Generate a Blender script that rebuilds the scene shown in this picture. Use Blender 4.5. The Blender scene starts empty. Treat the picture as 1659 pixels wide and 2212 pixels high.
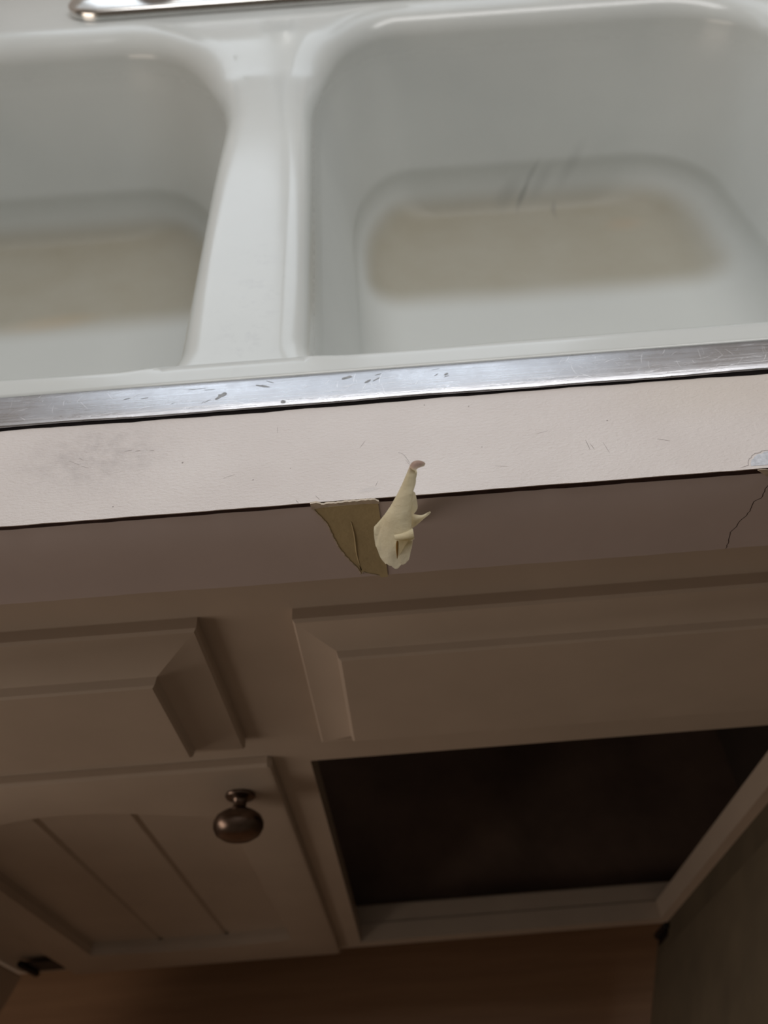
import bpy, bmesh, math, random
from mathutils import Vector, Matrix
from mathutils.geometry import delaunay_2d_cdt, intersect_point_line
R = math.radians
random.seed(7)
sc = bpy.context.scene
COL = sc.collection
ZT = 0.90                      # height of the counter top above the floor (m)

# ------------------------------------------------------------------ camera
F_PX, PITCH, ROLL, YAW = 1661.0, R(48.1), R(4.03), R(0.47)
CAM = Vector((0.0, -0.205, ZT + 0.21985))
fwd = Vector((math.sin(YAW)*math.cos(PITCH), math.cos(YAW)*math.cos(PITCH), -math.sin(PITCH)))
r0 = Vector((math.cos(YAW), -math.sin(YAW), 0.0))
d0 = fwd.cross(r0)
rt = math.cos(ROLL)*r0 + math.sin(ROLL)*d0
dn = -math.sin(ROLL)*r0 + math.cos(ROLL)*d0
cd = bpy.data.cameras.new('camera')
cam = bpy.data.objects.new('camera', cd); COL.objects.link(cam)
mw = Matrix((( rt.x, -dn.x, -fwd.x, CAM.x), (rt.y, -dn.y, -fwd.y, CAM.y), (rt.z, -dn.z, -fwd.z, CAM.z), (0, 0, 0, 1)))
cam.matrix_world = mw
cd.sensor_fit = 'VERTICAL'; cd.sensor_height = 34.624; cd.sensor_width = 25.968
cd.lens = F_PX*34.624/2212.0
cd.clip_start = 0.01; cd.clip_end = 50
cd.dof.use_dof = True; cd.dof.focus_distance = 0.292; cd.dof.aperture_fstop = 10.0
sc.camera = cam

# ------------------------------------------------------------------ light
sc.view_settings.view_transform = 'Standard'
sc.view_settings.look = 'None'
sc.view_settings.gamma = 1.0
sc.view_settings.use_curve_mapping = False
sc.view_settings.exposure = 0.0
w = bpy.data.worlds.new('world'); sc.world = w; w.use_nodes = True
bg = w.node_tree.nodes['Background']
bg.inputs[0].default_value = (1.0, 0.80, 0.60, 1); bg.inputs[1].default_value = 0.07

def area(name, loc, rot, sx, sy, power, color):
    l = bpy.data.lights.new(name, 'AREA'); l.shape = 'RECTANGLE'; l.size = sx; l.size_y = sy
    l.energy = power; l.color = color
    o = bpy.data.objects.new(name, l); COL.objects.link(o); o.location = loc; o.rotation_euler = rot
    return o
WX0, WX1, WZ0, WZ1, WY = -0.50, 0.40, ZT+0.16, ZT+1.38, 0.86
WXM = -0.065
# daylight in the two window panes over the sink
area('window_daylight', ((WX0+WXM)/2-0.005, WY+0.09, (WZ0+WZ1)/2), (R(-90), 0, 0), WXM-WX0-0.08, WZ1-WZ0-0.08, 2.35, (0.85, 0.92, 1.0))
area('window_daylight', ((WX1+WXM)/2+0.005, WY+0.09, (WZ0+WZ1)/2), (R(-90), 0, 0), WX1-WXM-0.08, WZ1-WZ0-0.08, 2.35, (0.85, 0.92, 1.0))
# weaker warm daylight from the room's far left
area('room_daylight', (-1.75, -0.68, 1.05), (0, R(-88), R(20)), 0.8, 1.3, 9.5, (1.0, 0.84, 0.71))
# unseen fill light added overhead to brighten counter and sink
area('overhead_fill_light', (0.30, 0.24, 2.56), (0, 0, 0), 1.8, 0.4, 15.5, (1.0, 0.98, 0.97))

# ------------------------------------------------------------------ helpers
def tag(o, label=None, cat=None, group=None, kind=None):
    if label: o['label'] = label
    if cat: o['category'] = cat
    if group: o['group'] = group
    if kind: o['kind'] = kind
    return o
def empty(name, loc=(0, 0, 0), rz=0.0):
    o = bpy.data.objects.new(name, None); COL.objects.link(o); o.location = loc; o.rotation_euler = (0, 0, rz)
    o.empty_display_size = 0.05
    return o
def mesh(name, verts, faces, mat, parent=None, smooth=False, sharp=None):
    me = bpy.data.meshes.new(name); me.from_pydata([tuple(v) for v in verts], [], faces); me.validate()
    mats = mat if isinstance(mat, (list, tuple)) else [mat]
    for m in mats: me.materials.append(m)
    o = bpy.data.objects.new(name, me); COL.objects.link(o)
    bm = bmesh.new(); bm.from_mesh(me)
    bmesh.ops.remove_doubles(bm, verts=bm.verts, dist=1e-6)
    bmesh.ops.recalc_face_normals(bm, faces=bm.faces)
    bm.to_mesh(me); bm.free()
    if smooth:
        for p in me.polygons: p.use_smooth = True
        if sharp:
            me.set_sharp_from_angle(angle=R(sharp))
    if parent: o.parent = parent
    return o
class MB:
    def __init__(self): self.v = []; self.f = []
    def box(self, x0, x1, y0, y1, z0, z1):
        b = len(self.v)
        self.v += [(x, y, z) for z in (z0, z1) for y in (y0, y1) for x in (x0, x1)]
        self.f += [tuple(b+i for i in q) for q in ((0, 2, 3, 1), (4, 5, 7, 6), (0, 1, 5, 4), (2, 6, 7, 3), (0, 4, 6, 2), (1, 3, 7, 5))]
        return self
    def loops(self, loops, close=True, cap0=False, cap1=False):
        b = len(self.v); n = len(loops[0])
        for l in loops: self.v += [tuple(p) for p in l]
        for i in range(len(loops)-1):
            for j in range(n if close else n-1):
                k = (j+1) % n
                self.f.append((b+i*n+j, b+i*n+k, b+(i+1)*n+k, b+(i+1)*n+j))
        if cap0: self.f.append(tuple(b+j for j in range(n))[::-1])
        if cap1: self.f.append(tuple(b+(len(loops)-1)*n+j for j in range(n)))
        return self
    def lathe(self, prof, axis='z', c=(0, 0, 0), n=32, cap=True):
        L = []
        for r, h in prof:
            lp = []
            for i in range(n):
                a = 2*math.pi*i/n
                if axis == 'z': lp.append((c[0]+r*math.cos(a), c[1]+r*math.sin(a), c[2]+h))
                else: lp.append((c[0]+r*math.cos(a), c[1]-h, c[2]+r*math.sin(a)))
            L.append(lp)
        return self.loops(L, True, cap, cap)
    def build(self, name, mat, parent=None, smooth=False, sharp=None, bevel=0):
        o = mesh(name, self.v, self.f, mat, parent, smooth, sharp)
        if bevel:
            m = o.modifiers.new('bevel', 'BEVEL'); m.width = bevel; m.segments = 2; m.limit_method = 'ANGLE'; m.angle_limit = R(40)
        return o
def box(name, x0, x1, y0, y1, z0, z1, mat, parent=None, bevel=0):
    return MB().box(x0, x1, y0, y1, z0, z1).build(name, mat, parent, bevel=bevel)
def inside(p, poly):
    x, y = p; c = False; n = len(poly)
    for i in range(n):
        x1, y1 = poly[i]; x2, y2 = poly[(i+1) % n]
        if (y1 > y) != (y2 > y) and x < (x2-x1)*(y-y1)/(y2-y1)+x1: c = not c
    return c
def holed(outer, holes, pts=()):
    """2-D triangles of an outline with holes: (points, faces)"""
    V = []; E = []
    for lp in [outer]+list(holes):
        b = len(V); V += [Vector(p) for p in lp]; E += [(b+i, b+(i+1) % len(lp)) for i in range(len(lp))]
    V += [Vector(p) for p in pts]
    vo, eo, fo, *_ = delaunay_2d_cdt(V, E, [], 0, 1e-7)
    F = []
    for f in fo:
        c = sum((vo[i] for i in f), Vector((0, 0)))/len(f)
        if inside(c, outer) and not any(inside(c, h) for h in holes): F.append(tuple(f))
    return [tuple(v) for v in vo], F
def rrect(x0, x1, y0, y1, rf, rb, nc=14, nx=30, ny=30, bl=None, br=None):
    """rounded rectangle, front radius rf, back radius rb (bl, br: elliptical back corners); always the same count of points"""
    P = []
    bl = bl or (rb, rb); br = br or (rb, rb)
    def arc(cx, cy, r, a0):
        for i in range(nc+1):
            a = a0+math.pi/2*i/nc; P.append((cx+r[0]*math.cos(a), cy+r[1]*math.sin(a)))
    def seg(ax, ay, bx, by, n):
        for i in range(1, n): P.append((ax+(bx-ax)*i/n, ay+(by-ay)*i/n))
    f = (rf, rf)
    arc(x0+rf, y0+rf, f, math.pi);               seg(x0+rf, y0, x1-rf, y0, nx)
    arc(x1-rf, y0+rf, f, 1.5*math.pi);           seg(x1, y0+rf, x1, y1-br[1], ny)
    arc(x1-br[0], y1-br[1], br, 0);              seg(x1-br[0], y1, x0+bl[0], y1, nx)
    arc(x0+bl[0], y1-bl[1], bl, math.pi/2);      seg(x0, y1-bl[1], x0, y0+rf, ny)
    return P
def sstep(a, b, x):
    t = max(0.0, min(1.0, (x-a)/(b-a))); return t*t*(3-2*t)

# ------------------------------------------------------------------ materials
class NT:
    def __init__(self, name):
        self.m = bpy.data.materials.new(name); self.m.use_nodes = True
        self.t = self.m.node_tree; self.b = self.t.nodes['Principled BSDF']
        self.out = self.t.nodes['Material Output']
        self.tc = self.t.nodes.new('ShaderNodeTexCoord')
    def n(self, typ, **kw):
        nd = self.t.nodes.new(typ)
        for k, v in kw.items(): setattr(nd, k, v)
        return nd
    def l(self, a, b): self.t.links.new(a, b)
    def coord(self, scale=(1, 1, 1)):
        mp = self.n('ShaderNodeMapping'); mp.inputs['Scale'].default_value = scale
        self.l(self.tc.outputs['Object'], mp.inputs['Vector']); return mp.outputs['Vector']
    def noise(self, scale=10, detail=4, rough=0.5, stretch=(1, 1, 1)):
        nd = self.n('ShaderNodeTexNoise'); nd.inputs['Scale'].default_value = scale
        nd.inputs['Detail'].default_value = detail; nd.inputs['Roughness'].default_value = rough
        self.l(self.coord(stretch), nd.inputs['Vector']); return nd.outputs['Fac']
    def ramp(self, fac, a, ca, b, cb):
        nd = self.n('ShaderNodeValToRGB'); e = nd.color_ramp.elements
        e[0].position = a; e[0].color = (*ca, 1); e[1].position = b; e[1].color = (*cb, 1)
        self.l(fac, nd.inputs['Fac']); return nd.outputs['Color']
    def rng(self, v, a, b, c, d, smooth=False):
        nd = self.n('ShaderNodeMapRange'); nd.interpolation_type = 'SMOOTHSTEP' if smooth else 'LINEAR'
        for i, x in zip((1, 2, 3, 4), (a, b, c, d)): nd.inputs[i].default_value = x
        self.l(v, nd.inputs[0]); return nd.outputs[0]
    def math(self, op, a, b=None):
        nd = self.n('ShaderNodeMath', operation=op)
        for i, x in enumerate((a, b)):
            if x is None: continue
            if isinstance(x, (int, float)): nd.inputs[i].default_value = x
            else: self.l(x, nd.inputs[i])
        return nd.outputs[0]
    def mix(self, fac, a, b):
        nd = self.n('ShaderNodeMix', data_type='RGBA')
        if isinstance(fac, (int, float)): nd.inputs['Factor'].default_value = fac
        else: self.l(fac, nd.inputs['Factor'])
        for s, x in (('A', a), ('B', b)):
            sk = [i for i in nd.inputs if i.name == s and i.type == 'RGBA'][0]
            if isinstance(x, tuple): sk.default_value = (*x, 1)
            else: self.l(x, sk)
        return [o for o in nd.outputs if o.type == 'RGBA'][0]
    def bump(self, h, strength, dist=0.001, prev=None):
        nd = self.n('ShaderNodeBump'); nd.inputs['Strength'].default_value = strength; nd.inputs['Distance'].default_value = dist
        self.l(h, nd.inputs['Height'])
        if prev is not None: self.l(prev, nd.inputs['Normal'])
        self.l(nd.outputs['Normal'], self.b.inputs['Normal']); return nd.outputs['Normal']
    def spot(self, c, rot, rad, soft=0.6):
        """1 inside a tilted ellipsoid, 0 outside: a stain with its own shape"""
        mp = self.n('ShaderNodeMapping', vector_type='TEXTURE')
        mp.inputs['Location'].default_value = c; mp.inputs['Rotation'].default_value = rot; mp.inputs['Scale'].default_value = rad
        self.l(self.tc.outputs['Object'], mp.inputs['Vector'])
        ln = self.n('ShaderNodeVectorMath', operation='LENGTH'); self.l(mp.outputs['Vector'], ln.inputs[0])
        return self.rng(ln.outputs['Value'], 1-soft, 1.0, 1.0, 0.0, True)
    def set(self, **kw):
        for k, v in kw.items():
            s = self.b.inputs[k.replace('_', ' ')]
            if isinstance(v, bpy.types.NodeSocket): self.l(v, s)
            elif isinstance(v, tuple) and len(v) == 3 and s.type == 'RGBA': s.default_value = (*v, 1)
            else: s.default_value = v
        return self.m
def plain(name, col, rough=0.5, metal=0.0, var=0.08, scale=30, bump=0.0, bscale=200, stretch=(1, 1, 1)):
    t = NT(name); f = t.noise(scale, 4, 0.55, stretch)
    d = tuple(c*(1-var) for c in col); u = tuple(min(1, c*(1+var)) for c in col)
    t.set(Base_Color=t.ramp(f, 0.3, d, 0.7, u), Roughness=rough, Metallic=metal)
    if bump: t.bump(t.noise(bscale, 3, 0.5, stretch), bump, 0.0006)
    return t.m

def enamel_mat():
    t = NT('white_enamel')
    f = t.noise(9, 3, 0.5)
    c = t.ramp(f, 0.3, (0.60, 0.625, 0.61), 0.7, (0.645, 0.67, 0.65))
    # basin floors: greyer enamel, small stains, brown band of stain and painted shade
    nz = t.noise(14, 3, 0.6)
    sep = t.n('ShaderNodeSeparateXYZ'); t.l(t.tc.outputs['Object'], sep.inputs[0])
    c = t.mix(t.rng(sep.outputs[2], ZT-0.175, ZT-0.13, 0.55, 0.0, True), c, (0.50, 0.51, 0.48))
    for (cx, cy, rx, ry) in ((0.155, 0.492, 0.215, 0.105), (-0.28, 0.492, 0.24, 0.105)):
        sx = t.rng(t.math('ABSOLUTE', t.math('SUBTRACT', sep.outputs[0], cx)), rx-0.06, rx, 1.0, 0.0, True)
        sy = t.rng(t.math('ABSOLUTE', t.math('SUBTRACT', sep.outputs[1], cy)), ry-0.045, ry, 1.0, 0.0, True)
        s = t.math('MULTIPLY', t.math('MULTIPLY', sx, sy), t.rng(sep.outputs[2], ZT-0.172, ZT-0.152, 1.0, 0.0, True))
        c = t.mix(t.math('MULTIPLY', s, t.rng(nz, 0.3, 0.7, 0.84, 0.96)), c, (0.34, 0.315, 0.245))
    s = t.spot((-0.29, 0.42, ZT-0.19), (0, 0, 0.1), (0.07, 0.02, 0.03), 0.9)
    c = t.mix(t.math('MULTIPLY', s, 0.3), c, (0.50, 0.36, 0.20))
    s = t.spot((0.27, 0.52, ZT-0.185), (0, 0, 0.1), (0.03, 0.02, 0.03), 0.9)
    c = t.mix(t.math('MULTIPLY', s, 0.25), c, (0.45, 0.33, 0.22))
    # grey scuffs on the back wall and the right wall of the right basin
    for (p, rot, rad, a) in (((0.173, 0.58, ZT-0.166), (0, R(28), 0), (0.0050, 0.05, 0.020), 0.50), ((0.182, 0.58, ZT-0.146), (0, R(26), 0), (0.0045, 0.05, 0.022), 0.25), ((0.205, 0.58, ZT-0.180), (0, R(20), 0), (0.0045, 0.05, 0.013), 0.55),
                             ((0.158, 0.58, ZT-0.163), (0, R(40), 0), (0.014, 0.05, 0.026), 0.22), ((0.192, 0.58, ZT-0.155), (0, R(30), 0), (0.010, 0.05, 0.030), 0.14), ((0.222, 0.58, ZT-0.140), (0, R(26), 0), (0.010, 0.05, 0.035), 0.14),
                             ((0.385, 0.30, ZT-0.07), (R(20), 0, 0), (0.03, 0.006, 0.02), 0.45), ((0.385, 0.285, ZT-0.065), (R(-25), 0, 0), (0.03, 0.005, 0.02), 0.4), ((0.385, 0.27, ZT-0.085), (R(20), 0, 0), (0.03, 0.006, 0.015), 0.4)):
        s = t.spot(p, rot, rad, 0.9); c = t.mix(t.math('MULTIPLY', s, a), c, (0.16, 0.17, 0.16))
    # dull wear and grey rub marks on the divider
    wn = t.noise(120, 5, 0.65); 
    s = t.spot((-0.06, 0.16, ZT), (0, 0, 0), (0.03, 0.10, 0.03), 0.7)
    c = t.mix(t.math('MULTIPLY', s, t.rng(wn, 0.52, 0.72, 0.0, 0.35)), c, (0.42, 0.43, 0.45))
    rg = t.math('ADD', t.rng(t.noise(160, 4, 0.6), 0.35, 0.7, 0.17, 0.205), t.rng(sep.outputs[2], ZT-0.02, ZT-0.06, 0.0, 0.42, True))
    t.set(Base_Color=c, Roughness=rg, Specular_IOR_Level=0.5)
    t.bump(t.noise(70, 2, 0.5), 0.05, 0.0008)
    return t.m
def steel_mat():
    t = NT('brushed_steel')
    f = t.noise(1.0, 5, 0.65, (25, 900, 900)); g = t.noise(60, 5, 0.6)
    col = t.mix(t.rng(g, 0.35, 0.7, 0.0, 0.55), (0.56, 0.57, 0.60), (0.44, 0.45, 0.475))
    rgh = t.math('ADD', t.rng(f, 0.3, 0.7, 0.20, 0.34), t.rng(g, 0.4, 0.7, 0.0, 0.10))
    t.set(Base_Color=col, Metallic=1.0, Roughness=rgh)
    b = t.bump(f, 0.45, 0.0004); t.bump(t.noise(45, 3, 0.6), 0.12, 0.001, b)
    return t.m
def laminate_mat():
    t = NT('worn_laminate')
    g = t.noise(22, 5, 0.6); h = t.noise(8, 2, 0.5)
    c = t.ramp(g, 0.3, (0.655, 0.60, 0.57), 0.7, (0.715, 0.665, 0.635))
    s = t.spot((-0.118, 0.036, ZT), (0, 0, 0), (0.045, 0.03, 0.02), 0.9)
    c = t.mix(t.math('MULTIPLY', s, t.rng(t.noise(150, 4, 0.7), 0.4, 0.7, 0.15, 0.6)), c, (0.42, 0.38, 0.37))
    s = t.spot((0.15, 0.05, ZT), (0, 0, 0), (0.07, 0.03, 0.02), 0.9)
    c = t.mix(t.math('MULTIPLY', s, 0.35), c, (0.60, 0.53, 0.44))
    s = t.spot((-0.004, 0.0045, ZT), (0, 0, 0.15), (0.006, 0.0018, 0.01), 0.6)
    c = t.mix(t.math('MULTIPLY', s, 0.22), c, (0.42, 0.40, 0.40))
    t.set(Base_Color=c, Roughness=t.rng(h, 0.3, 0.7, 0.34, 0.46), Specular_IOR_Level=0.45)
    b = t.bump(t.noise(1.0, 3, 0.6, (420, 850, 500)), 0.75, 0.0006)
    t.bump(t.noise(900, 2, 0.5), 0.3, 0.0003, b)
    return t.m
def wood_floor_mat():
    t = NT('brown_floor')
    f = t.noise(1.0, 6, 0.6, (4, 60, 4)); g = t.noise(2.2, 3, 0.5)
    c = t.ramp(f, 0.3, (0.20, 0.105, 0.055), 0.7, (0.27, 0.15, 0.08))
    c = t.mix(t.rng(g, 0.4, 0.65, 0, 0.4), c, (0.20, 0.12, 0.06))
    t.set(Base_Color=c, Roughness=0.5, Specular_IOR_Level=0.3)
    return t.m
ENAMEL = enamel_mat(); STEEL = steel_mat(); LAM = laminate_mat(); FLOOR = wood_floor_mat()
def painted(name, col, rough=0.5, var=0.05):
    t = NT(name); f = t.noise(16, 4, 0.55); s = t.noise(55, 6, 0.7)
    d = tuple(c*(1-var) for c in col); u = tuple(min(1, c*(1+var)) for c in col)
    t.set(Base_Color=t.ramp(f, 0.3, d, 0.7, u), Roughness=rough, Specular_IOR_Level=0.35)
    t.bump(t.noise(90, 3, 0.5), 0.10, 0.0006)
    return t.m
CABP = painted('beige_cabinet_paint', (0.50, 0.415, 0.34), 0.42)
FASP = painted('taupe_edge_paint', (0.555, 0.48, 0.465), 0.45)
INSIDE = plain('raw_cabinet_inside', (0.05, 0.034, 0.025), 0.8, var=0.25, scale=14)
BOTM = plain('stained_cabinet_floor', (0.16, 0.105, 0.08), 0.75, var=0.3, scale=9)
RAW = plain('raw_door_back', (0.14, 0.11, 0.07), 0.75, var=0.15, scale=20)
DARK = plain('dark_laminate_edge', (0.030, 0.013, 0.012), 0.55, var=0.4, scale=300)
GAP = plain('black_rim_gap', (0.008, 0.006, 0.006), 0.9, var=0.3, scale=200); GAP.node_tree.nodes['Principled BSDF'].inputs['Specular IOR Level'].default_value = 0.1
WALLM = painted('cream_wall_paint', (0.62, 0.58, 0.545), 0.7)
CEILM = painted('white_ceiling_paint', (0.75, 0.73, 0.70), 0.8)
WINM = painted('white_window_paint', (0.75, 0.75, 0.74), 0.4)
BRONZE = plain('dark_bronze', (0.17, 0.125, 0.10), 0.30, metal=1.0, var=0.2, scale=120)
HINGE = plain('black_hinge_iron', (0.015, 0.012, 0.012), 0.5, metal=0.6, var=0.3, scale=200)
CHROME = plain('worn_chrome', (0.72, 0.71, 0.69), 0.2, metal=1.0, var=0.05, scale=60)
PATCH = plain('bare_olive_layer', (0.50, 0.415, 0.24), 0.6, var=0.10, scale=70, bump=0.3, bscale=400)
TORN = plain('torn_paper_edge', (0.52, 0.45, 0.36), 0.8, var=0.2, scale=300)
def curl_mat():
    t = NT('cream_paint_film')
    f = t.noise(60, 5, 0.6); c = t.ramp(f, 0.3, (0.82, 0.74, 0.50), 0.7, (0.88, 0.81, 0.60))
    s = t.spot((0.0135, -0.027, ZT+0.0450), (0, 0, 0), (0.012, 0.012, 0.0052), 0.7)
    c = t.mix(t.math('MULTIPLY', s, 0.8), c, (0.66, 0.46, 0.42))
    t.set(Base_Color=c, Roughness=0.55)
    t.bump(t.noise(230, 5, 0.65), 0.6, 0.0010)
    tr = t.n('ShaderNodeBsdfTranslucent'); t.l(c, tr.inputs['Color'])
    mx = t.n('ShaderNodeMixShader'); mx.inputs[0].default_value = 0.40
    t.l(t.b.outputs[0], mx.inputs[1]); t.l(tr.outputs[0], mx.inputs[2]); t.l(mx.outputs[0], t.out.inputs['Surface'])
    return t.m
CURL = curl_mat()
AMBER = plain('amber_slit_shade', (0.34, 0.20, 0.05), 0.6, var=0.15, scale=200)
SCR_L = plain('bright_scratch', (0.90, 0.90, 0.92), 0.45, metal=0.8, var=0.05)
SCR_D = plain('grey_scuff', (0.30, 0.31, 0.32), 0.6, var=0.2, scale=400)
MARK = plain('grey_scratch', (0.33, 0.29, 0.28), 0.7, var=0.2, scale=400)
BARE = plain('bare_grey_patch', (0.56, 0.58, 0.62), 0.7, var=0.2, scale=500)

# ------------------------------------------------------------------ the room
fl = MB().box(-2.4, 2.4, -2.2, WY+0.12, -0.05, 0.0).build('floor', FLOOR); tag(fl, kind='structure')
m = MB()
m.box(-2.4, WX0, WY, WY+0.12, 0, 2.60).box(WX1, 2.4, WY, WY+0.12, 0, 2.60)
m.box(WX0, WX1, WY, WY+0.12, 0, WZ0).box(WX0, WX1, WY, WY+0.12, WZ1, 2.60)
tag(m.build('wall_back', WALLM), kind='structure')
tag(MB().box(-2.4, 2.4, -2.2, WY+0.12, 2.60, 2.65).build('ceiling', CEILM), kind='structure')
m = MB(); e = 0.035
m.box(WX0, WX0+e, WY-0.004, WY+0.06, WZ0, WZ1).box(WX1-e, WX1, WY-0.004, WY+0.06, WZ0, WZ1)
m.box(WX0+e, WX1-e, WY-0.004, WY+0.06, WZ0, WZ0+e).box(WX0+e, WX1-e, WY-0.004, WY+0.06, WZ1-e, WZ1)
m.box(WXM-0.022, WXM+0.022, WY+0.0, WY+0.06, WZ0+e, WZ1-e)
tag(m.build('window_1', WINM, bevel=0.003), kind='structure')

# ------------------------------------------------------------------ base cabinets
FF, FD = 0.022, 0.014             # face frame plane, door and drawer front plane
def zc(z): return ZT+z
def frame_mesh(x0, x1, z0, z1, holes, y0, y1):
    """flat board in the XZ plane with rectangular openings, y0 front, y1 back"""
    out = [(x0, z0), (x1, z0), (x1, z1), (x0, z1)]
    hs = [[(a, c), (b, c), (b, d), (a, d)] for a, b, c, d in holes]
    V, F = holed(out, hs); n = len(V)
    v = [(x, y0, z) for x, z in V]+[(x, y1, z) for x, z in V]
    f = [tuple(q) for q in F]+[tuple(i+n for i in q)[::-1] for q in F]
    for lp in [out]+hs:
        b = len(v); v += [(x, y0, z) for x, z in lp]+[(x, y1, z) for x, z in lp]
        f += [(b+i, b+(i+1) % 4, b+4+(i+1) % 4, b+4+i) for i in range(4)]
    return v, f
def drawer_front(x0, x1, z0, z1, slope_w, p1, p2, parent):
    prof = [(0.0, 0.0), (0.0, 0.0065), (0.0012, 0.0082), (0.003, 0.0086), (slope_w, p1), (slope_w+0.0012, p1+0.0004),
            (slope_w+0.0022, p2-0.0012), (slope_w+0.0035, p2-0.0001), (slope_w+0.006, p2)]
    L = [[(x0+d, FF-p, z0+d), (x1-d, FF-p, z0+d), (x1-d, FF-p, z1-d), (x0+d, FF-p, z1-d)] for d, p in prof]
    m = MB().loops(L, True, False, True)
    return m.build('drawer_front', CABP, parent, smooth=True, sharp=24)
def arch_loop(x0, x1, z0, z1, rise, n=24):
    P = []
    for i in range(n+1):
        t = i/n; P.append((x0+(x1-x0)*t, z0-0.35*rise*math.sin(math.pi*t)))
    for i in range(n+1):
        t = i/n; s = math.sin(math.pi*t)**1.4
        P.append((x1-(x1-x0)*t, z1+rise*s))
    return P
def make_door(parent, w, h, name='door'):
    """panel door hinged anywhere: local x 0..w, z 0..h, front at y 0"""
    st = 0.046; D = 0.0078
    hole = arch_loop(st, w-st, 0.082, h-0.079, 0.026)
    e = 0.004
    out = []
    rr = 0.003
    out = [(rr, 0), (w-rr, 0), (w, rr), (w, h-rr), (w-rr, h), (rr, h), (0, h-rr), (0, rr)]
    def off(d): 
        return [(min(max(x, d), w-d), min(max(z, d), h-d)) for x, z in out]
    V, F = holed(off(e), [hole])
    v = [(x, 0, z) for x, z in V]; f = [tuple(q) for q in F]
    def add_loops(loops):
        b = len(v); n = len(loops[0])
        for l in loops: v.extend(l)
        for i in range(len(loops)-1):
            for j in range(n):
                k = (j+1) % n; f.append((b+i*n+j, b+i*n+k, b+(i+1)*n+k, b+(i+1)*n+j))
    add_loops([[(x, 0, z) for x, z in off(e)], [(x, 0.0009, z) for x, z in off(0.0012)], [(x, 0.003, z) for x, z in off(0)], [(x, D, z) for x, z in off(0)]])
    cx, cz = w/2, h/2
    def shr(s): return [(x+(cx-x)*s*0.012, z+(cz-z)*s*0.006) for x, z in hole]
    h2 = shr(1.0)
    add_loops([[(x, 0, z) for x, z in hole], [(x, 0.0030, z) for x, z in shr(0.25)], [(x, 0.0120, z) for x, z in h2]])
    V2, F2 = holed(off(0), [h2]); b = len(v)
    v += [(x, D, z) for x, z in V2]; f += [tuple(b+i for i in q)[::-1] for q in F2]
    add_loops([[(x, D, z) for x, z in h2], [(x, 0.0120, z) for x, z in h2]])
    d = mesh(name, v, f, [CABP, RAW], parent, smooth=True, sharp=28)
    for p in d.data.polygons:
        if all(abs(d.data.vertices[i].co.y-D) < 1e-5 for i in p.vertices): p.material_index = 1
    # bead board panel with V grooves
    px0, px1, pz0, pz1 = st-0.002, w-st+0.002, 0.060, h-0.040
    xs = []; nb = 3; bw = (w-2*st)/nb
    xs = [(px0, 0)]
    for k in range(1, nb):
        g = st+bw*k; xs += [(g-0.0028, 0), (g, 0.0026), (g+0.0028, 0)]
    xs.append((px1, 0))
    Y = 0.0120
    L = [[(x, Y+dy, pz0) for x, dy in xs]+[(px1, Y+0.006, pz0), (px0, Y+0.006, pz0)],
         [(x, Y+dy, pz1) for x, dy in xs]+[(px1, Y+0.006, pz1), (px0, Y+0.006, pz1)]]
    pn = MB().loops(L, True, True, True).build('panel', [CABP, RAW], d)
    for p in pn.data.polygons:
        if all(abs(pn.data.vertices[i].co.y-Y-0.006) < 1e-5 for i in p.vertices): p.material_index = 1
    return d
def make_knob(parent, x, z, y=0.0):
    m = MB().lathe([(0.0005, 0), (0.0102, 0), (0.0106, 0.0012), (0.0095, 0.0026), (0.0058, 0.0036), (0.0046, 0.006), (0.0048, 0.0095),
                    (0.0068, 0.0118), (0.0120, 0.0132), (0.0156, 0.0160), (0.0172, 0.0196), (0.0170, 0.0232), (0.0150, 0.0270), (0.0106, 0.0298), (0.0053, 0.0312), (0.0004, 0.0316)], 'y', (x, y, z), 40)
    return m.build('knob', BRONZE, parent, smooth=True)
def make_hinge(parent, x, z, y=0.0, s=1, lw=0.020, f=1):
    m = MB().lathe([(0.0003, -0.027), (0.0032, -0.025), (0.0038, -0.022), (0.0038, 0.022), (0.0032, 0.025), (0.0003, 0.027)], 'z', (x, y-0.003*f, z), 14)
    m.box(min(x, x+s*lw), max(x, x+s*lw), min(y-0.0015*f, y-0.0002*f), max(y-0.0015*f, y-0.0002*f), z-0.020, z+0.020)
    return m.build('hinge', HINGE, parent, smooth=True, sharp=35)

BZ0 = -0.785
cab = empty('sink_base_cabinet', (-0.065, 0.30, 0.0))
tag(cab, 'beige painted sink base cabinet under the countertop, one door shut and one open', 'cabinet')
P0 = Matrix.Translation(-Vector((-0.065, 0.30, 0.0)))
def under(o):                       # keep world coordinates although parented
    o.matrix_parent_inverse = P0; return o
openL = (-0.368, -0.112, zc(-0.765), zc(-0.290)); openR = (-0.0600, 0.2900, zc(-0.775), zc(-0.2805))
v, f = frame_mesh(-1.00, 0.46, zc(BZ0-0.012), zc(-0.0520), [openL, openR, (-0.76, -0.49, zc(-0.765), zc(-0.29))], FF, FF+0.019)
under(mesh('face_frame', v, f, CABP, cab))
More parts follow.
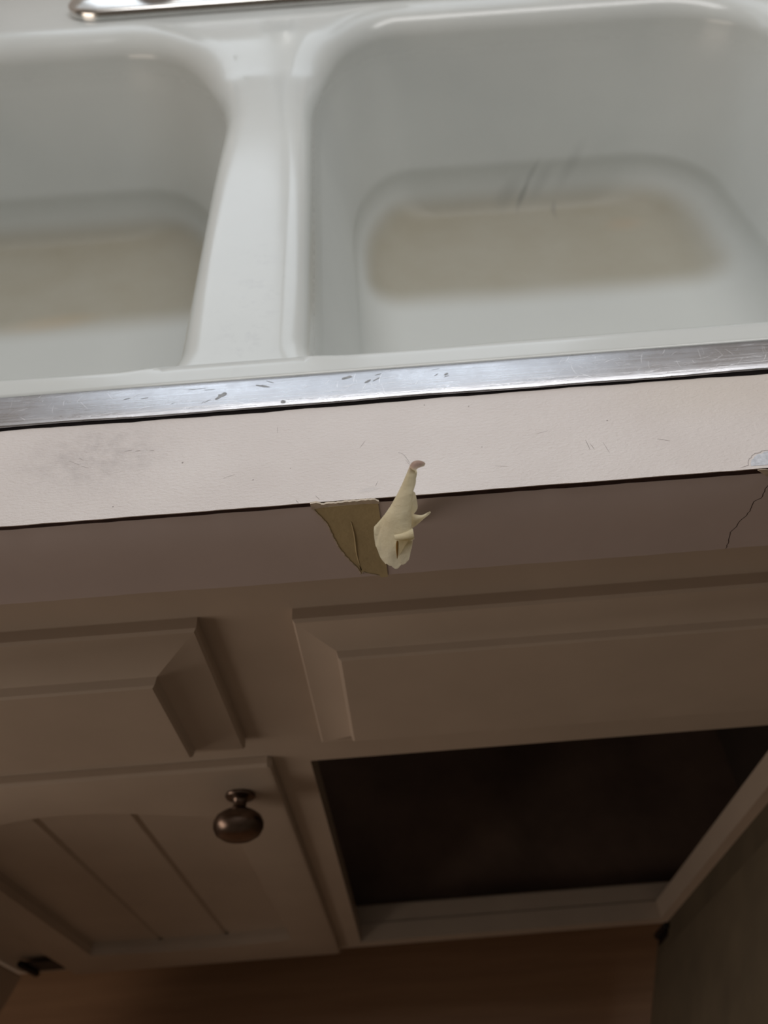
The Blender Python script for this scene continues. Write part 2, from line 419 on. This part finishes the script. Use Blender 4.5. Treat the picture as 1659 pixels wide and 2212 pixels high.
# heavy bottom rail behind the frame, cabinet floor, sides, back
under(MB().box(-0.0585, 0.2885, FF+0.0005, 0.0412, zc(BZ0-0.010), zc(-0.7765)).box(-0.980, 0.440, 0.0416, 0.062, zc(BZ0-0.012), zc(-0.7765)).build('bottom_rail', CABP, cab, bevel=0.002))
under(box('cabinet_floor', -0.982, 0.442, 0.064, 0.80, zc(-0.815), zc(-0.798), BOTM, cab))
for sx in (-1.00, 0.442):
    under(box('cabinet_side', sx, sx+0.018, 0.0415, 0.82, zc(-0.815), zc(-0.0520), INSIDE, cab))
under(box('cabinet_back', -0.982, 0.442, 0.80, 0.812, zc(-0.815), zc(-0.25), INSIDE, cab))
under(box('toe_kick', -1.00, 0.46, 0.092, 0.108, 0.0, zc(-0.816), CABP, cab))
under(drawer_front(-0.405, -0.0965, zc(-0.2385), zc(-0.1020), 0.0235, 0.0175, 0.0235, cab))
under(drawer_front(-0.0480, 0.2820, zc(-0.2385), zc(-0.1010), 0.0190, 0.0140, 0.0192, cab))
LDX, LDZ = -0.395, zc(-0.787)
dl = make_door(cab, 0.3105, 0.5195); dl.matrix_parent_inverse = P0; dl.location = (LDX, FD, LDZ)
make_knob(dl, -0.1125-LDX, zc(-0.3085)-LDZ)
make_hinge(dl, -0.036, 0.044, 0.0035, 1, 0.034); make_hinge(dl, -0.036, 0.46, 0.0035, 1, 0.034)
dl['label'] = 'closed arched panel door with round dark bronze knob'
RDW = 0.340
dr = make_door(cab, RDW, 0.5195); dr.matrix_parent_inverse = P0
ang = R(68)
hx, hy = 0.2935, 0.0075
# pivot the door about its right hand edge
dr.rotation_euler = (0, 0, ang)
dr.location = (hx-RDW*math.cos(ang), hy-RDW*math.sin(ang), LDZ)
make_hinge(dr, RDW-0.008, 0.034, 0.0079, -1, 0.010, -1); make_hinge(dr, RDW-0.008, 0.46, 0.0079, -1, 0.010, -1)
dr['label'] = 'matching door swung open, seen from its back'

# third door at the far left, standing open
dn_ = make_door(cab, 0.36, 0.5195); dn_.matrix_parent_inverse = P0
dn_['label'] = 'third door standing open at the far left'
a2 = R(66); hx2, hy2 = -0.4555, 0.017
dn_.rotation_euler = (0, 0, a2); dn_.location = (hx2-0.36*math.cos(a2), hy2-0.36*math.sin(a2), LDZ)

# ------------------------------------------------------------------ countertop
SX0, SX1, SY0, SY1 = -0.545, 0.415, 0.058, 0.775       # cut-out outline = outer edge of the steel rim
ct = empty('countertop', (-0.1, 0.40, ZT))
tag(ct, 'off-white laminate countertop with a dark seam and a torn, peeling painted front edge', 'countertop')
PC = Matrix.Translation(-Vector((-0.1, 0.40, ZT)))
def onct(o): o.matrix_parent_inverse = PC; return o
CX0, CX1, CY1 = -1.02, 0.48, WY-0.001
hole = rrect(SX0+0.004, SX1-0.004, SY0+0.004, SY1-0.004, 0.026, 0.026, 6, 20, 16)
def slab(z0, z1, yf, mat, name, wig=0.0, hl=hole):
    n = 260
    front = [(CX0+(CX1-CX0)*i/n, yf+(random.uniform(-wig, wig) if wig and 0 < i < n else 0)) for i in range(n+1)]
    outl = front+[(CX1, CY1), (CX0, CY1)]
    V, F = holed(outl, [hl]); k = len(V)
    v = [(x, y, z1) for x, y in V]+[(x, y, z0) for x, y in V]
    f = [tuple(q) for q in F]+[tuple(i+k for i in q)[::-1] for q in F]
    for lp in (outl, hl):
        b = len(v); q = len(lp); v += [(x, y, z1) for x, y in lp]+[(x, y, z0) for x, y in lp]
        f += [(b+i, b+(i+1) % q, b+q+(i+1) % q, b+q+i) for i in range(q)]
    return onct(mesh(name, v, f, mat, ct))
slab(ZT-0.0004, ZT, 0.0, LAM, 'laminate_top', 0.00012)
slab(ZT-0.0036, ZT-0.0004, 0.0005, DARK, 'laminate_edge', 0.0)
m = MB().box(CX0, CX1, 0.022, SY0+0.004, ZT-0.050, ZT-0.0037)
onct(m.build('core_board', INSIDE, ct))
# painted front edge strip; its lower lip slightly uneven
n = 240; L = []
prof = [(0.0012, -0.0034), (0.0003, -0.0036), (0.0, -0.0042), (0.0, -0.030), (0.0, -0.0500), (0.0008, -0.0510), (0.021, -0.0510), (0.021, -0.0050)]
for i in range(n+1):
    x = CX0+(CX1-CX0)*i/n; j = random.uniform(-0.00018, 0.00018); k = 0.00025*math.sin(x*41)+random.uniform(-0.0002, 0.0002)
    up = 0.0009-0.0006*sstep(-0.10, 0.16, x)
    L.append([(x, y, ZT+z+(k if z < -0.0495 else up+j if z > -0.0043 else 0)) for y, z in prof])
onct(MB().loops(L, True, True, True).build('edge_strip', FASP, ct, smooth=True, sharp=30))

def ribbon(pts, w, y=None, z=None):
    """thin flat strip along 2-D points, on the fascia (y fixed) or on the top (z fixed)"""
    a = []; b = []
    for i, (p, q) in enumerate(pts):
        t = Vector(pts[min(i+1, len(pts)-1)])-Vector(pts[max(i-1, 0)]); t.normalize(); nn = Vector((-t.y, t.x))*w*0.5*(0.45 if i in (0, len(pts)-1) else 1)
        a.append((p+nn.x, q+nn.y)); b.append((p-nn.x, q-nn.y))
    poly = a+b[::-1]; V = [(u, y, t) if y is not None else (u, t, z) for u, t in poly]; k = len(pts)
    return V, [(i, i+1, 2*k-2-i, 2*k-1-i) for i in range(k-1)]
def jag(pts, step, amp):
    out = []
    for i in range(len(pts)-1):
        a = Vector(pts[i]); b = Vector(pts[i+1]); d = b-a; k = max(1, int(d.length/step)); nn = Vector((-d.y, d.x)).normalized()
        for j in range(k): out.append(tuple(a+d*j/k+nn*(random.uniform(-amp, amp) if j else 0)))
    out.append(tuple(pts[-1])); return out
def sheet(name, outline, y, th, mat, axis='y', parent=ct):
    V, F = holed(outline, []); k = len(V)
    def P(u, t, d): return (u, y+d, ZT+t) if axis == 'y' else (u, t, ZT+y+d)
    v = [P(u, t, 0) for u, t in V]+[P(u, t, th) for u, t in V]
    f = [tuple(q) for q in F]+[tuple(i+k for i in q)[::-1] for q in F]
    b = len(v); q = len(outline); v += [P(u, t, 0) for u, t in outline]+[P(u, t, th) for u, t in outline]
    f += [(b+i, b+(i+1) % q, b+q+(i+1) % q, b+q+i) for i in range(q)]
    return onct(mesh(name, v, f, mat, parent))
# bare olive layer where the paint tore away, with a pale ragged rim
left = jag([(-0.0258, -0.0030), (-0.0238, -0.0072), (-0.0212, -0.0128), (-0.0198, -0.0200), (-0.0180, -0.0280), (-0.0155, -0.0345), (-0.0128, -0.0400), (-0.0108, -0.0440), (-0.0100, -0.0475), (-0.0090, -0.0458), (-0.0055, -0.0478), (-0.0022, -0.0492)], 0.0006, 0.00016)
patch = left+[(-0.0018, -0.0511), (0.0014, -0.0511), (0.0008, -0.0275), (-0.0004, -0.0028), (-0.012, -0.0026)]
sheet('torn_patch', patch, -0.00035, 0.0003, PATCH)
rim = []
for i, (x, z) in enumerate(left): rim.append((x-random.uniform(0.00015, 0.0006), z-random.uniform(0.0001, 0.00035)))
sheet('torn_edge', left+rim[::-1], -0.00060, 0.0005, TORN)
top = jag([(-0.0268, 0.0006), (-0.0245, 0.0011), (-0.0225, -0.0002), (-0.0150, 0.0000), (-0.0060, 0.0004), (-0.0015, 0.0002), (0.0000, -0.0010)], 0.0009, 0.0002)
sheet('torn_edge', top+[(0.0001, -0.0022), (-0.0080, -0.0017), (-0.0180, -0.0015), (-0.0240, -0.0022), (-0.0266, -0.0030)], -0.0012, 0.0009, TORN)
# crease standing up along the patch
L = []
for i in range(15):
    t = i/14; x = -0.0118+0.0018*t+0.0003*math.sin(7*t); z = -0.0125-0.0325*t; wv = 0.00025+0.00025*math.sin(math.pi*t)
    L.append([(x-wv, -0.00036, ZT+z), (x, -0.00036-0.0005*math.sin(math.pi*min(1, t+0.12)), ZT+z), (x+wv*0.6, -0.00036, ZT+z)])
onct(MB().loops(L, True, True, True).build('crease', PATCH, ct, smooth=True))

# the curled flap of paint, standing off the edge
def at(px, py, y):
    """the point of the photographed spot px, py at depth y"""
    d = rt*((px-829.5)/F_PX)+dn*((py-1106.0)/F_PX)+fwd
    return CAM+d*((y-CAM.y)/d.y)
rowsL = [(886, 1004), (877, 1026), (867, 1049), (856, 1071), (844, 1093), (831, 1112), (819, 1130), (807, 1146)]
rowsR = [(899, 1012), (901, 1020), (898, 1044), (893, 1060), (891, 1082), (889, 1105), (889, 1122), (891, 1143)]
vs = []; fs = []; NTH = 46; K = 6
def interp(T, u):
    i = min(int(u), len(T)-2); f = u-i; return T[i][0]+(T[i+1][0]-T[i][0])*f, T[i][1]+(T[i+1][1]-T[i][1])*f
NR = (len(rowsL)-1)*K
rg_ = [random.uniform(-1, 1) for _ in range(400)]
for i in range(NR+1):
    u = i/K; s = i/NR
    yb = -0.026-0.012*s
    l = at(*interp(rowsL, u), yb); r = at(*interp(rowsR, u), yb+0.001)
    c = (l+r)/2; ax = (r-l)*0.5; a = ax.length; out = Vector((0, -1, 0.25)).normalized()
    th0 = 0.12+0.26*rg_[i]*(1.0-0.3*s)+0.16*math.sin(i*0.9); th1 = math.pi*1.18
    for j in range(NTH+1):
        t = j/NTH; th = th0+(th1-th0)*t
        sag = 0.0
        if s > 0.72:                                        # slanting, ragged foot of the roll
            sag = (s-0.72)/0.28*(0.0118*max(0, math.sin(th))**0.75-0.0010*max(0, -math.sin(th))+0.00035*rg_[(j*2) % 400]+0.0004*math.sin(9*th))
        spiral = 1-0.25*max(0, t-0.82)
        wr = 1+0.035*math.sin(6*th+9*s)*s
        p = c+ax*(math.cos(th)*spiral)+out*(a*0.62*math.sin(th)*spiral*wr)+Vector((0, -0.35, -0.95))*sag
        vs.append(p)
for i in range(NR):
    for j in range(NTH):
        k = i*(NTH+1)+j; fs.append((k, k+1, k+NTH+2, k+NTH+1))
curl = onct(mesh('paint_curl', vs, fs, CURL, ct, smooth=True))
curl['label'] = 'cream paint flap peeled into a cone'
def patchgrid(name, rows, mat=CURL, parent=curl, lv=2):
    n = len(rows[0]); v = [Vector(p) for r in rows for p in r]
    f = [(i*n+j, i*n+j+1, (i+1)*n+j+1, (i+1)*n+j) for i in range(len(rows)-1) for j in range(n-1)]
    o = mesh(name, v, f, mat, parent, smooth=True)
    md = o.modifiers.new('smooth', 'SUBSURF'); md.levels = lv; md.render_levels = lv
    return o
# hidden side that still holds the roll to the edge strip
patchgrid('root_flap', [[at(872, 1075, -0.0300), at(888, 1083, -0.0180), at(891, 1090, -0.0004)], [at(866, 1100, -0.0320), at(886, 1108, -0.0180), at(888, 1120, -0.0004)], [at(860, 1125, -0.0330), at(884, 1130, -0.0180), at(886, 1146, -0.0004)]])
# pale petal behind the right edge
patchgrid('torn_flap', [[at(889, 1060, -0.0290), at(896, 1062, -0.0285), at(898, 1068, -0.0275)], [at(885, 1082, -0.0300), at(899, 1080, -0.0285), at(902, 1088, -0.0275)], [at(884, 1100, -0.0310), at(897, 1100, -0.0290), at(903, 1100, -0.0275)], [at(884, 1118, -0.0320), at(890, 1115, -0.0300), at(893, 1111, -0.0290)]])
# spike sticking out to the right
patchgrid('torn_flap', [[at(884, 1108, -0.0320), at(893, 1110, -0.0315), at(905, 1113, -0.0300), at(914, 1113, -0.0290), at(924, 1106, -0.0280), at(930, 1104, -0.0280)],
                        [at(884, 1126, -0.0330), at(895, 1123, -0.0335), at(907, 1118, -0.0325), at(915, 1116, -0.0300), at(926, 1109, -0.0280), at(931, 1107, -0.0280)],
                        [at(884, 1146, -0.0340), at(897, 1137, -0.0335), at(908, 1128, -0.0320), at(916, 1120, -0.0300), at(927, 1112, -0.0280), at(930, 1108, -0.0280)]])
# turned-over fold at the foot of the roll and the open slit under it
fold = []
for i in range(7):
    t = i/6; row = []
    q = at(851+41*t, 1161-10*t+3*math.sin(3*t), -0.0435+0.0050*t); r = 0.0008+0.0008*t
    for j in range(8):
        a = -1.0+3.8*j/7
        row.append(q+Vector((0.0004*j/7, -r*math.sin(a), r*math.cos(a)-0.0010*j/7*t)))
    fold.append(row)
patchgrid('folded_corner', fold)
patchgrid('torn_flap', [[at(857, 1167, -0.0428), at(872, 1163, -0.0422), at(892, 1156, -0.0385)], [at(860, 1180, -0.0436), at(872, 1177, -0.0424), at(888, 1170, -0.0390)], [at(858, 1206, -0.0440), at(866, 1196, -0.0430), at(873, 1184, -0.0410)]])
# amber sliver laid in front, its dark colour painting the slit's shade
patchgrid('slit_shade', [[at(856, 1168, -0.0442), at(858, 1167, -0.0445), at(861, 1168, -0.0442)], [at(854.5, 1180, -0.0446), at(857.5, 1181, -0.0449), at(861, 1181, -0.0446)], [at(856, 1195, -0.0450), at(858, 1195, -0.0452), at(860, 1195, -0.0450)], [at(857.5, 1207, -0.0452), at(858.3, 1208, -0.0453), at(859, 1207, -0.0452)]], AMBER, lv=1)
# pinkish twisted tip
patchgrid('twisted_tip', [[at(885, 1010, -0.0265), at(887, 1001, -0.0270), at(893, 996, -0.0270), at(904, 993, -0.0265), at(920, 999, -0.0255)],
                          [at(888, 1014, -0.0272), at(892, 1008, -0.0280), at(898, 1003, -0.0280), at(908, 1001, -0.0273), at(918, 1004, -0.0258)],
                          [at(897, 1020, -0.0266), at(899, 1014, -0.0270), at(904, 1011, -0.0270), at(911, 1008, -0.0265), at(916, 1008, -0.0255)]], lv=2)
# loose fibre at the tip
L = []
for k in range(13):
    t = k/12; p = at(885-25*t, 1000-22*math.sin(t*1.75), -0.0266)
    L.append([p+Vector((0.00005*math.cos(q), 0, 0.00005*math.sin(q))) for q in (0, 2.1, 4.2)])
MB().loops(L, True, True, True).build('fibre', MARK, curl)
# hairline crack in the painted edge, right
ck = jag([(0.1580, -0.0060), (0.1562, -0.0110), (0.1548, -0.0178), (0.1520, -0.0195), (0.1510, -0.0255), (0.1492, -0.0290), (0.1470, -0.0320), (0.1462, -0.0350), (0.1438, -0.0385), (0.1436, -0.0425), (0.1430, -0.0500)], 0.0012, 0.0003)
ck = [(x+0.0075*max(0.0, min(1.0, (-z-0.012)/0.036)), z) for x, z in ck]
V, F = ribbon(ck, 0.00032, y=-0.00006); onct(mesh('crack', [(a, b, ZT+c) for a, b, c in V], F, DARK, ct))
# bare grey chip in the laminate near the right end
ch = jag([(0.1470, 0.0016), (0.1485, 0.0050), (0.1520, 0.0078), (0.1570, 0.0090), (0.1640, 0.0088), (0.1700, 0.0060), (0.1710, 0.0014)], 0.0010, 0.0003)
sheet('bare_chip', ch, 0.00004, 0.00008, BARE, 'z')
ch2 = [(x, y) for x, y in ch]
V, F = ribbon([(0.1425, 0.0010)]+[(x-0.0008, y+0.0006) for x, y in ch[:-6]], 0.00018, z=0.00016); onct(mesh('crack', [(a, b, ZT+c) for a, b, c in V], F, MARK, ct))
sheet('bare_chip', jag([(0.1490, -0.0006), (0.1760, -0.0006), (0.1760, -0.0048), (0.1540, -0.0046)], 0.001, 0.0003), -0.0004, 0.0003, TORN)
# fine scratches and specks on the counter
V = []; F = []
def put(rv, rf):
    b = len(V); V.extend([(a, bb, ZT+c) for a, bb, c in rv]); F.extend([tuple(b+i for i in q) for q in rf])
for (x, y, a, l, wd) in [(0.0870, 0.0205, 95, 0.006, 0.00022), (0.0885, 0.0195, 105, 0.004, 0.00018), (0.0940, 0.0180, 100, 0.007, 0.00012), (0.1180, 0.0200, -20, 0.005, 0.00018), (-0.0240, 0.0025, 125, 0.003, 0.0002), (-0.0320, 0.0012, 120, 0.0022, 0.0002),
                         (-0.1260, 0.0330, -30, 0.006, 0.00016), (-0.1210, 0.0300, -25, 0.004, 0.00014), (-0.1235, 0.0350, -35, 0.003, 0.00016), (-0.1040, 0.0380, 10, 0.003, 0.0003), (-0.1000, 0.0375, 15, 0.0022, 0.0003), (-0.0940, 0.0370, 5, 0.002, 0.0003),
                         (-0.0410, 0.0440, 92, 0.004, 0.00016), (-0.0050, 0.0310, 60, 0.005, 0.00014), (0.0130, 0.0180, 115, 0.004, 0.00012), (0.0700, 0.0300, 15, 0.006, 0.0001), (0.0500, 0.0120, -10, 0.005, 0.0001), (-0.0600, 0.0180, 20, 0.005, 0.00012), (-0.0004, 0.0075, 70, 0.003, 0.00015)]:
    dx = math.cos(R(a))*l/2; dy = math.sin(R(a))*l/2
    rv, rf = ribbon([(x-dx, y-dy), (x-dx*0.3, y-dy*0.3+0.0001), (x+dx*0.3, y+dy*0.3), (x+dx, y+dy)], wd, z=0.00005); put(rv, rf)
for (x, y, r) in [(-0.0800, 0.0282, 0.00040), (0.0985, 0.0342, 0.00035), (-0.0500, 0.0150, 0.0003), (0.0230, 0.0530, 0.0003), (0.0420, 0.0500, 0.0003), (-0.1050, 0.0060, 0.0003), (0.0440, 0.0240, 0.00025), (-0.0350, 0.0200, 0.0002)]:
    b = len(V); V.extend([(x+r*math.cos(k), y+r*math.sin(k), ZT+0.00005) for k in [i*math.pi/4 for i in range(8)]]); F.append(tuple(range(b, b+8)))
tag(onct(mesh('scratch_marks', V, F, MARK, ct)), kind='stuff')

# ------------------------------------------------------------------ sink
sk = empty('kitchen_sink', (-0.065, 0.42, ZT))
tag(sk, 'white enamel double-bowl kitchen sink with stained floors and a scratched steel rim', 'sink')
PS = Matrix.Translation(-Vector((-0.065, 0.42, ZT)))
def onsk(o): o.matrix_parent_inverse = PS; return o
DX0, DX1, DY0, DY1 = -0.525, 0.395, 0.0785, 0.756
LR = 0.015
bowls = [(-0.500, -0.0985, 0.1030, 0.600), (-0.0300, 0.372, 0.1030, 0.600)]
RFc, RBc = 0.030, 0.085
XD = (bowls[0][1]+bowls[1][0])/2
def dip(x, y, z):
    sx = sstep(0.128, 0.066, abs(x-XD)); sy = sstep(0.0925, 0.1050, y)*(1-sstep(0.495, 0.572, y))
    return 0.013*sx*sy*sstep(-0.10, -0.01, z)
def level(bw, d, z, lipa=None):
    """one outline of a bowl: d inward offset, z depth; lipa: angle on the rounded lip, which is softer at the back"""
    x0, x1, y0, y1 = bw
    left = x1 < XD
    def loop(d):
        k = max(0.72, 1-d*7)
        inner = (0.115*k, 0.185*k) if left else (0.080*k, 0.165*k); outer = (max(0.075, RBc-d*0.8),)*2
        db = d if d < 0.0246 else 0.0246+(d-0.0246)*0.45
        return rrect(x0+d, x1-d, y0+d, y1-db, (RFc-min(d, 0.006)*0.3 if d < 0.006 else 0.0282+(d-0.006)*1.1), 0, 20, 60, 90, outer if left else inner, inner if left else outer)
    if lipa is None: return [(x, y, ZT+DZ+z-dip(x, y, z)) for x, y in loop(d)]
    A = loop(-LR); B = loop(-LR*1.9); E0 = loop(0.0); out = []
    for (ax_, ay_), (bx_, by_), (ex, ey) in zip(A, B, E0):
        q = sstep(0.30, 0.56, ey); sx, sy = ax_+(bx_-ax_)*q, ay_+(by_-ay_)*q; rr = LR*(1+0.65*q); t = math.sin(lipa)
        x, y, zz = sx+(ex-sx)*t, sy+(ey-sy)*t, -rr*(1-math.cos(lipa))
        out.append((x, y, ZT+DZ+zz-dip(x, y, zz)))
    return out
DZ = 0.0012
lip = [(0, 0, max(1e-9, math.pi/2*i/14)) for i in range(15)]
lip += [(0.0045, -0.046, None)]
wall = [(0.0045, -0.046), (0.0080, -0.064), (0.0165, -0.100), (0.0238, -0.130)]
fr = 0.045
wall += [(0.0246+fr*(1-math.cos(a)), -0.1335-fr*math.sin(a)*1.02) for a in [math.pi/2*i/14 for i in range(15)]]
mD = MB()
for bw in bowls: mD.loops([level(bw, d, z, q) for d, z, q in lip])
# flat deck around the two bowls
outl = rrect(DX0, DX1, DY0, DY1, 0.02, 0.02, 6, 60, 40)
hls = [[(x, y) for x, y, z in level(bw, 0, 0.0, 1e-9)] for bw in bowls]
pts = []
y = 0.082
gx = DX0+0.006
while gx < DX1:
    gy = DY0+0.0035
    while gy < DY1-0.004:
        p = (gx, gy)
        if not any(inside(p, h) for h in hls) and min((Vector(p)-Vector(q)).length for h in hls for q in h) > 0.0030: pts.append(p)
        gy += 0.0055
    gx += 0.0055
Vd, Fd = holed(outl, hls, pts)
b = len(mD.v)
mD.v += [(x, y, ZT+DZ-dip(x, y, 0.0)) for x, y in Vd]; mD.f += [tuple(b+i for i in q) for q in Fd]
mD.loops([[(x, y, ZT+DZ) for x, y in outl], [(x, y, ZT-0.012) for x, y in outl]])
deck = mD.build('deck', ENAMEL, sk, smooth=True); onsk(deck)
for bw in bowls:
    L = [level(bw, d, z) for d, z in wall]
    x0, x1, y0, y1 = bw; c = Vector(((x0+x1)/2, 0.30, 0))
    last = L[-1]
    for k in (0.25, 0.5, 0.75, 0.93):
        L.append([(x+(c.x-x)*k, y+(c.y-y)*k, z-0.004*k) for x, y, z in last])
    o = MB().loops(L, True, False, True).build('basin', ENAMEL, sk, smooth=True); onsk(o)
    zf = L[-1][0][2]
    m = MB().lathe([(0.057, 0.0012), (0.055, 0.0034), (0.044, 0.0030), (0.040, -0.0005+0.002), (0.012, 0.0014), (0.010, 0.004), (0.004, 0.006), (0.0005, 0.0062)], 'z', (c.x, 0.262, zf), 32)
    onsk(m.build('drain', CHROME, sk, smooth=True, sharp=40))
# steel rim (swept section) with scratches, black strip laid along the gap under its outer edge
sec = [(0.0, 0.0002), (0.0, 0.0007), (0.0006, 0.0010), (0.0040, 0.0016), (0.0110, 0.0019), (0.0170, 0.0018), (0.0198, 0.0014), (0.0202, 0.0010), (0.0202, 0.0002)]
L = []
for d, z in sec:
    lp = rrect(SX0+d, SX1-d, SY0+d, SY1-d, max(0.006, 0.03-d), max(0.006, 0.03-d), 10, 80, 50)
    L.append([(x, y+(0.00025*math.sin(x*37+1)+0.0002*math.sin(x*83) if y < 0.07 and d < 0.001 else 0), ZT+0.0008+z) for x, y in lp])
mR = MB().loops(L, True)
nR = len(mR.f)
def rimz(y):
    d = y-SY0
    for (a, za), (bb, zb) in zip(sec[1:], sec[2:]):
        if a <= d <= bb: return ZT+0.0008+za+(zb-za)*(d-a)/max(1e-9, bb-a)+0.00005
    return ZT+0.0028
light = []; dark = []
def rim_ribbon(x, y, a, l, wd, store, bend=0.0):
    dx = math.cos(R(a))*l/2; dy = math.sin(R(a))*l/2; P = []
    for k in range(5):
        t = -1+k/2; P.append((x+dx*t-dy*bend*(1-t*t), y+dy*t+dx*bend*(1-t*t)))
    if all(SY0+0.002 < q[1] < SY0+0.0196 for q in P):
        V, F = ribbon(P, wd, z=0); store.append(([(u, t, rimz(t)) for u, t, _ in V], F))
for k in range(150):
    zone = random.choice(((-0.165, -0.125), (-0.02, 0.012), (0.085, 0.19), (0.085, 0.19), (-0.17, 0.19)))
    rim_ribbon(random.uniform(*zone), random.uniform(SY0+0.003, SY0+0.020), random.choice((random.uniform(0, 180), random.gauss(70, 25), random.gauss(5, 8))), random.uniform(0.0015, 0.008), random.uniform(0.00008, 0.0002), light, random.uniform(-0.15, 0.15))
for (x, y, a, l, wd) in [(-0.078, 0.0728, 2, 0.010, 0.0005), (-0.072, 0.0716, 2, 0.006, 0.0004), (-0.109, 0.0695, 15, 0.004, 0.0009), (-0.101, 0.0690, 10, 0.004, 0.0007), (-0.045, 0.0740, 150, 0.005, 0.0006), (-0.088, 0.0640, 30, 0.003, 0.0003), (0.004, 0.0735, 20, 0.004, 0.0007), (0.003, 0.0700, 35, 0.005, 0.0010), (0.0300, 0.0700, 40, 0.003, 0.0007), (0.0345, 0.0685, 20, 0.003, 0.0006), (0.0525, 0.0600, 15, 0.004, 0.0010), (0.0300, 0.0740, 10, 0.005, 0.0003), (-0.0725, 0.0640, 30, 0.004, 0.0005), (-0.0745, 0.0632, 50, 0.002, 0.0004)]:
    rim_ribbon(x, y, a, l*0.8, wd*0.6, dark)
def blob(x, y, rx, ry, rot, n=14, rough=0.35):
    b = []
    for i in range(n):
        a = 2*math.pi*i/n; r = 1+random.uniform(-rough, rough); u = rx*r*math.cos(a); t = ry*r*math.sin(a)
        X = x+u*math.cos(R(rot))-t*math.sin(R(rot)); Y = y+u*math.sin(R(rot))+t*math.cos(R(rot)); b.append((X, Y, rimz(Y)+0.00002))
    dark.append((b, [tuple(range(n))]))
blob(-0.0665, 0.0668, 0.0026, 0.0013, 35); blob(-0.0480, 0.0712, 0.0028, 0.0006, -20); blob(-0.0388, 0.0600, 0.00115, 0.00095, 0, rough=0.1)
blob(-0.0100, 0.0730, 0.0022, 0.0008, 20); blob(-0.0010, 0.0690, 0.0016, 0.0006, 30); blob(0.0345, 0.0700, 0.0010, 0.0006, 30)
nl = 0
for V, F in light:
    b = len(mR.v); mR.v += V; mR.f += [tuple(b+i for i in q) for q in F]; nl += len(F)
nd_ = 0
for V, F in dark:
    b = len(mR.v); mR.v += V; mR.f += [tuple(b+i for i in q) for q in F]; nd_ += len(F)
me = bpy.data.meshes.new('metal_rim'); me.from_pydata(mR.v, [], mR.f)
for mt in (STEEL, SCR_L, SCR_D): me.materials.append(mt)
for i, p in enumerate(me.polygons):
    p.use_smooth = True; p.material_index = 0 if i < nR else 1 if i < nR+nl else 2
rimo = bpy.data.objects.new('metal_rim', me); COL.objects.link(rimo); rimo.parent = sk; onsk(rimo)
bm = bmesh.new(); bm.from_mesh(me); 
for fc in bm.faces:
    if fc.material_index and fc.normal.z < 0: fc.normal_flip()
    if not fc.material_index and fc.normal.z < -0.2: fc.normal_flip()
bm.to_mesh(me); bm.free()
rimo['label'] = 'scratched brushed steel rim'
L = []
n = 200
for i in range(n+1):
    x = SX0+0.032+(SX1-SX0-0.064)*i/n
    q = 0.0007+0.0009*(0.5+0.5*math.sin(x*23+2.9))+0.0003*math.sin(x*160)*math.sin(x*47)+random.uniform(0, 0.0002)
    L.append([(x, SY0-q, ZT+0.00005), (x, SY0+0.0008, ZT+0.0009), (x, SY0+0.003, ZT+0.0009), (x, SY0+0.003, ZT+0.00005)])
onsk(MB().loops(L, True, True, True).build('rim_gap_strip', GAP, sk))

# ------------------------------------------------------------------ faucet
fc = empty('kitchen_faucet', (-0.065, 0.675, ZT+0.002))
tag(fc, 'chrome faucet deck plate behind the two sink bowls, at the top edge', 'faucet')
PF = Matrix.Translation(-Vector((-0.065, 0.675, ZT+0.002)))
def onfc(o): o.matrix_parent_inverse = PF; return o
fx0, fx1, fy0, fy1 = -0.262, 0.132, 0.637, 0.712
L = []
for d, z in [(0, 0), (0, 0.0060), (0.0008, 0.0074), (0.003, 0.0088), (0.010, 0.0123), (0.019, 0.0152), (0.027, 0.0164)]:
    L.append([(x, y, ZT+0.002+z) for x, y in rrect(fx0+d, fx1-d, fy0+d, fy1-d, 0.036-d, 0.036-d, 10, 16, 4)])
onfc(MB().loops(L, True, True, True).build('deck_plate', CHROME, fc, smooth=True, sharp=50))
for x in (-0.180, 0.050):
    m = MB().lathe([(0.024, 0.0155), (0.024, 0.022), (0.018, 0.028), (0.017, 0.045), (0.021, 0.052), (0.021, 0.068), (0.014, 0.076), (0.001, 0.078)], 'z', (x, 0.676, ZT+0.002), 28)
    onfc(m.build('handle', CHROME, fc, smooth=True, sharp=40))
m = MB().lathe([(0.022, 0.0155), (0.022, 0.030), (0.016, 0.040), (0.015, 0.095), (0.012, 0.105), (0.001, 0.108)], 'z', (XD, 0.676, ZT+0.002), 28)
onfc(m.build('spout', CHROME, fc, smooth=True, sharp=40))
